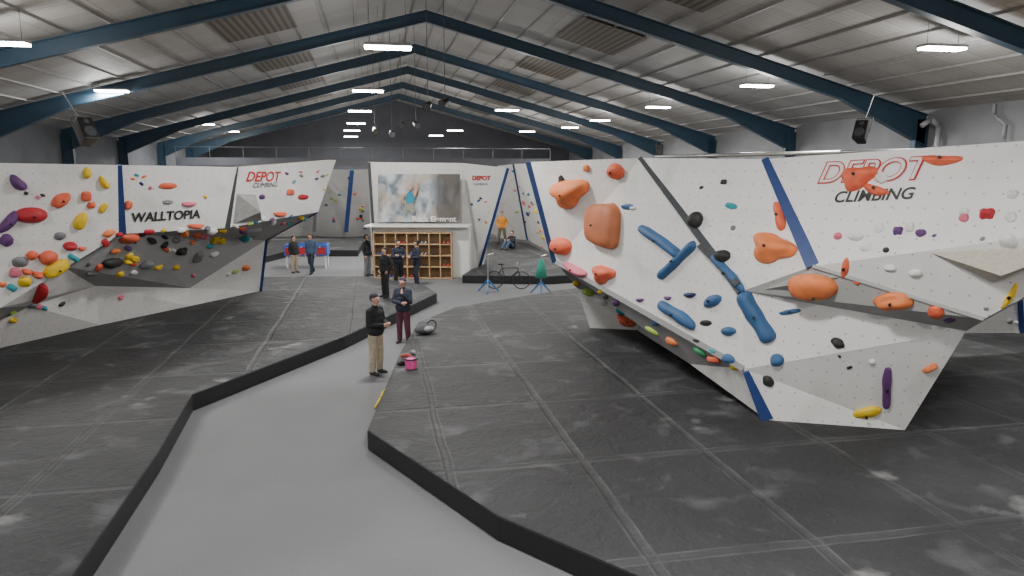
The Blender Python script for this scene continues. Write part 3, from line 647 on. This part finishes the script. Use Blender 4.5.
person("standing person in black clothes beside the mat edge",PZ(386,297,MZ),math.radians(-40),1.6,blk,blk,'pocket','step')
person("standing person in dark top and black trousers near the shelving",PZ(399,286,0),math.radians(30),1.76,navy,blk,'cross','stand')
person("standing person in dark clothes near the shelving",PZ(368,276,0),math.radians(70),1.76,blk,greyc,'down','stand')
person("standing person in navy jacket in front of the cubby shelf",PZ(417,285,0),math.radians(-60),1.72,navy,navy,'front','step')
person("standing person in black top and beige trousers by the games table",PZ(295,273,0),math.radians(60),1.6,blk,beige,'down','stand')
person("walking person in dark blue clothes near the games table",PZ(312,274,0),math.radians(-20),1.72,denim,navy,'down','walk')
person("person in amber jacket standing on the rear mat",PZ(502,244,MZ),math.radians(-10),1.8,orng,olive,'pocket','wide')
person("person in dark clothes sitting on the rear mat",PZ(512,249,MZ),math.radians(-40),1.76,blk,denim,'knees','sit')
person("person in grey top standing near the shelving end",PZ(378,271,0),math.radians(100),1.7,greyc,blk,'down','stand')
# ---------------- games table
gt=empty('football_table',PZ(308,267,0),.1,1.12); top(gt,"colourful table football game with red and blue sides","games table")
bm=bmesh.new(); box(bm,-.85,.85,-.38,-.34,.5,.95);box(bm,-.85,.85,.34,.38,.5,.95);box(bm,-.85,-.8,-.34,.34,.5,.95);box(bm,.8,.85,-.34,.34,.5,.95);box(bm,-.8,.8,-.34,.34,.5,.65); finish(bm,'table_box',cloth('toy_blue',(.05,.12,.4)),gt)
bm=bmesh.new(); box(bm,-.8,.8,-.4,-.385,.56,.84); finish(bm,'side_panel',HM['red'],gt)
for x in (-.76,.76):
    for y in (-.3,.3):
        bm=bmesh.new(); cyl(bm,(x,y,0),(x,y,.5),.04); finish(bm,'leg',HM['white'],gt)
for i in range(6):
    x=-.6+i*.24; bm=bmesh.new(); cyl(bm,(x,-.55,.88),(x,.6,.88),.012); cyl(bm,(x,-.55,.88),(x,-.65,.88),.025); finish(bm,'rod',M['metal'],gt)
# ---------------- bicycle and stands
def torus(bm,c,Rr,r,seg=40,ring=8):
    vs=[]
    for i in range(seg):
        a=2*math.pi*i/seg; row=[]
        for j in range(ring):
            b=2*math.pi*j/ring; rr=Rr+r*math.cos(b)
            row.append(bm.verts.new((c[0]+rr*math.cos(a),c[1]+r*math.sin(b),c[2]+rr*math.sin(a))))
        vs.append(row)
    for i in range(seg):
        for j in range(ring): bm.faces.new((vs[i][j],vs[(i+1)%seg][j],vs[(i+1)%seg][(j+1)%ring],vs[i][(j+1)%ring]))
bk=empty('bicycle',PZ(508,289,0),math.radians(-4)); top(bk,"black bicycle standing beside a blue tripod stand","bicycle")
for x in (-.5,.5):
    bm=bmesh.new(); torus(bm,(0,0,0),.32,.02)
    for k in range(12):
        a=k*math.pi/6; cyl(bm,(0,0,0),(.31*math.cos(a),0,.31*math.sin(a)),.003,seg=4)
    cyl(bm,(0,-.04,0),(0,.04,0),.03); finish(bm,'wheel',M['black'],bk,loc=(x,0,.34))
bm=bmesh.new()
bb=(-.08,0,.3);st=(-.22,0,.78);hd=(.36,0,.8);rw=(-.5,0,.34);fw=(.5,0,.34)
for a,b in ((bb,st),(st,hd),(bb,(.38,0,.7)),(bb,rw),(st,rw),(hd,(.38,0,.7)),((.38,0,.7),fw)): cyl(bm,a,b,.018)
finish(bm,'bicycle_frame',M['black'],bk)
bm=bmesh.new(); cyl(bm,hd,(.34,0,.95),.015); cyl(bm,(.34,-.25,.97),(.34,.25,.97),.014); finish(bm,'handlebar',M['metal'],bk)
bm=bmesh.new(); cyl(bm,st,(-.25,0,.9),.013); sph(bm,(-.25,0,.93),.12,2,(1.1,.6,.3)); finish(bm,'saddle',M['black'],bk)
sblue=mk('stand_blue',(.03,.16,.4),.4)
def stand(p,lab,drape=None):
    e=empty('work_stand',p); top(e,lab,"repair stand","tripod stands")
    for k in range(3):
        a=k*2.094+.5; bm=bmesh.new(); cyl(bm,(0,0,.45),(.42*math.cos(a),.42*math.sin(a),.02),.028); finish(bm,'leg',sblue,e)
    bm=bmesh.new(); cyl(bm,(0,0,.4),(0,0,1.35),.025); cyl(bm,(0,0,1.35),(.2,0,1.4),.03); finish(bm,'post',M['metal'],e)
    if drape:
        bm=bmesh.new(); cyl(bm,(0,0,.6),(0,0,1.25),.22,.08,10); finish(bm,'cloth_cover',drape,e,smooth=True)
stand(PZ(488,292,0),"blue tripod work stand with metal post")
stand(PZ(541,294,0),"blue tripod stand draped with a green cloth",cloth('green',(.03,.25,.18)))
# ---------------- small items
p=PZ(425,334,MZ); e=empty('backpack',p,.5); top(e,"grey and white backpack lying on the mat","bag")
bm=bmesh.new(); sph(bm,(0,0,.12),.5,3,(.55,.36,.24)); finish(bm,'bag_body',cloth('bag',(.06,.06,.07)),e,smooth=True)
bm=bmesh.new(); sph(bm,(.05,-.12,.14),.3,3,(.5,.3,.26)); finish(bm,'pocket',cloth('bagp',(.3,.3,.3)),e,smooth=True)
bm=bmesh.new(); torus(bm,(0,0,0),.12,.015); finish(bm,'strap',M['black'],e,loc=(.2,.05,.2))
p=PZ(411,368,MZ); e=empty('chalk_bucket',p,.2); top(e,"pink fabric chalk bucket standing on the mat edge","chalk bag")
bm=bmesh.new(); cyl(bm,(0,0,0),(0,0,.2),.11,.13,20); finish(bm,'bucket',cloth('pinkb',(.7,.08,.3)),e)
bm=bmesh.new(); torus(bm,(0,0,0),.125,.018); o=finish(bm,'rim',M['black'],e,loc=(0,0,.2)); o.rotation_euler=(math.pi/2,0,0)
shoe(PZ(402,365,MZ),.9,0,"black climbing shoe lying on the mat"); shoe(PZ(413,354,MZ),2.0,2,"grey climbing shoe lying on the mat"); shoe(PZ(407,358,MZ),.2,3,"red climbing shoe lying on the mat")
pipe([PZ(375,407,.04),PZ(380,399,.04),PZ(383,392,.05),PZ(389,386,.06)],.02,"thin yellow pole lying on the carpet",HM['yellow'],'pole','pole')
# ---------------- camera, world
cam=bpy.data.cameras.new('camera'); cam.lens=700/1024*36; cam.sensor_width=36; cam.clip_end=300
co=bpy.data.objects.new('camera',cam); COL.objects.link(co); co.location=(0,0,H); co.rotation_euler=(math.pi/2-PITCH,0,0); scene.camera=co
w=bpy.data.worlds.new('world'); scene.world=w; w.use_nodes=True; w.node_tree.nodes['Background'].inputs[0].default_value=(.5,.52,.55,1); w.node_tree.nodes['Background'].inputs[1].default_value=.3
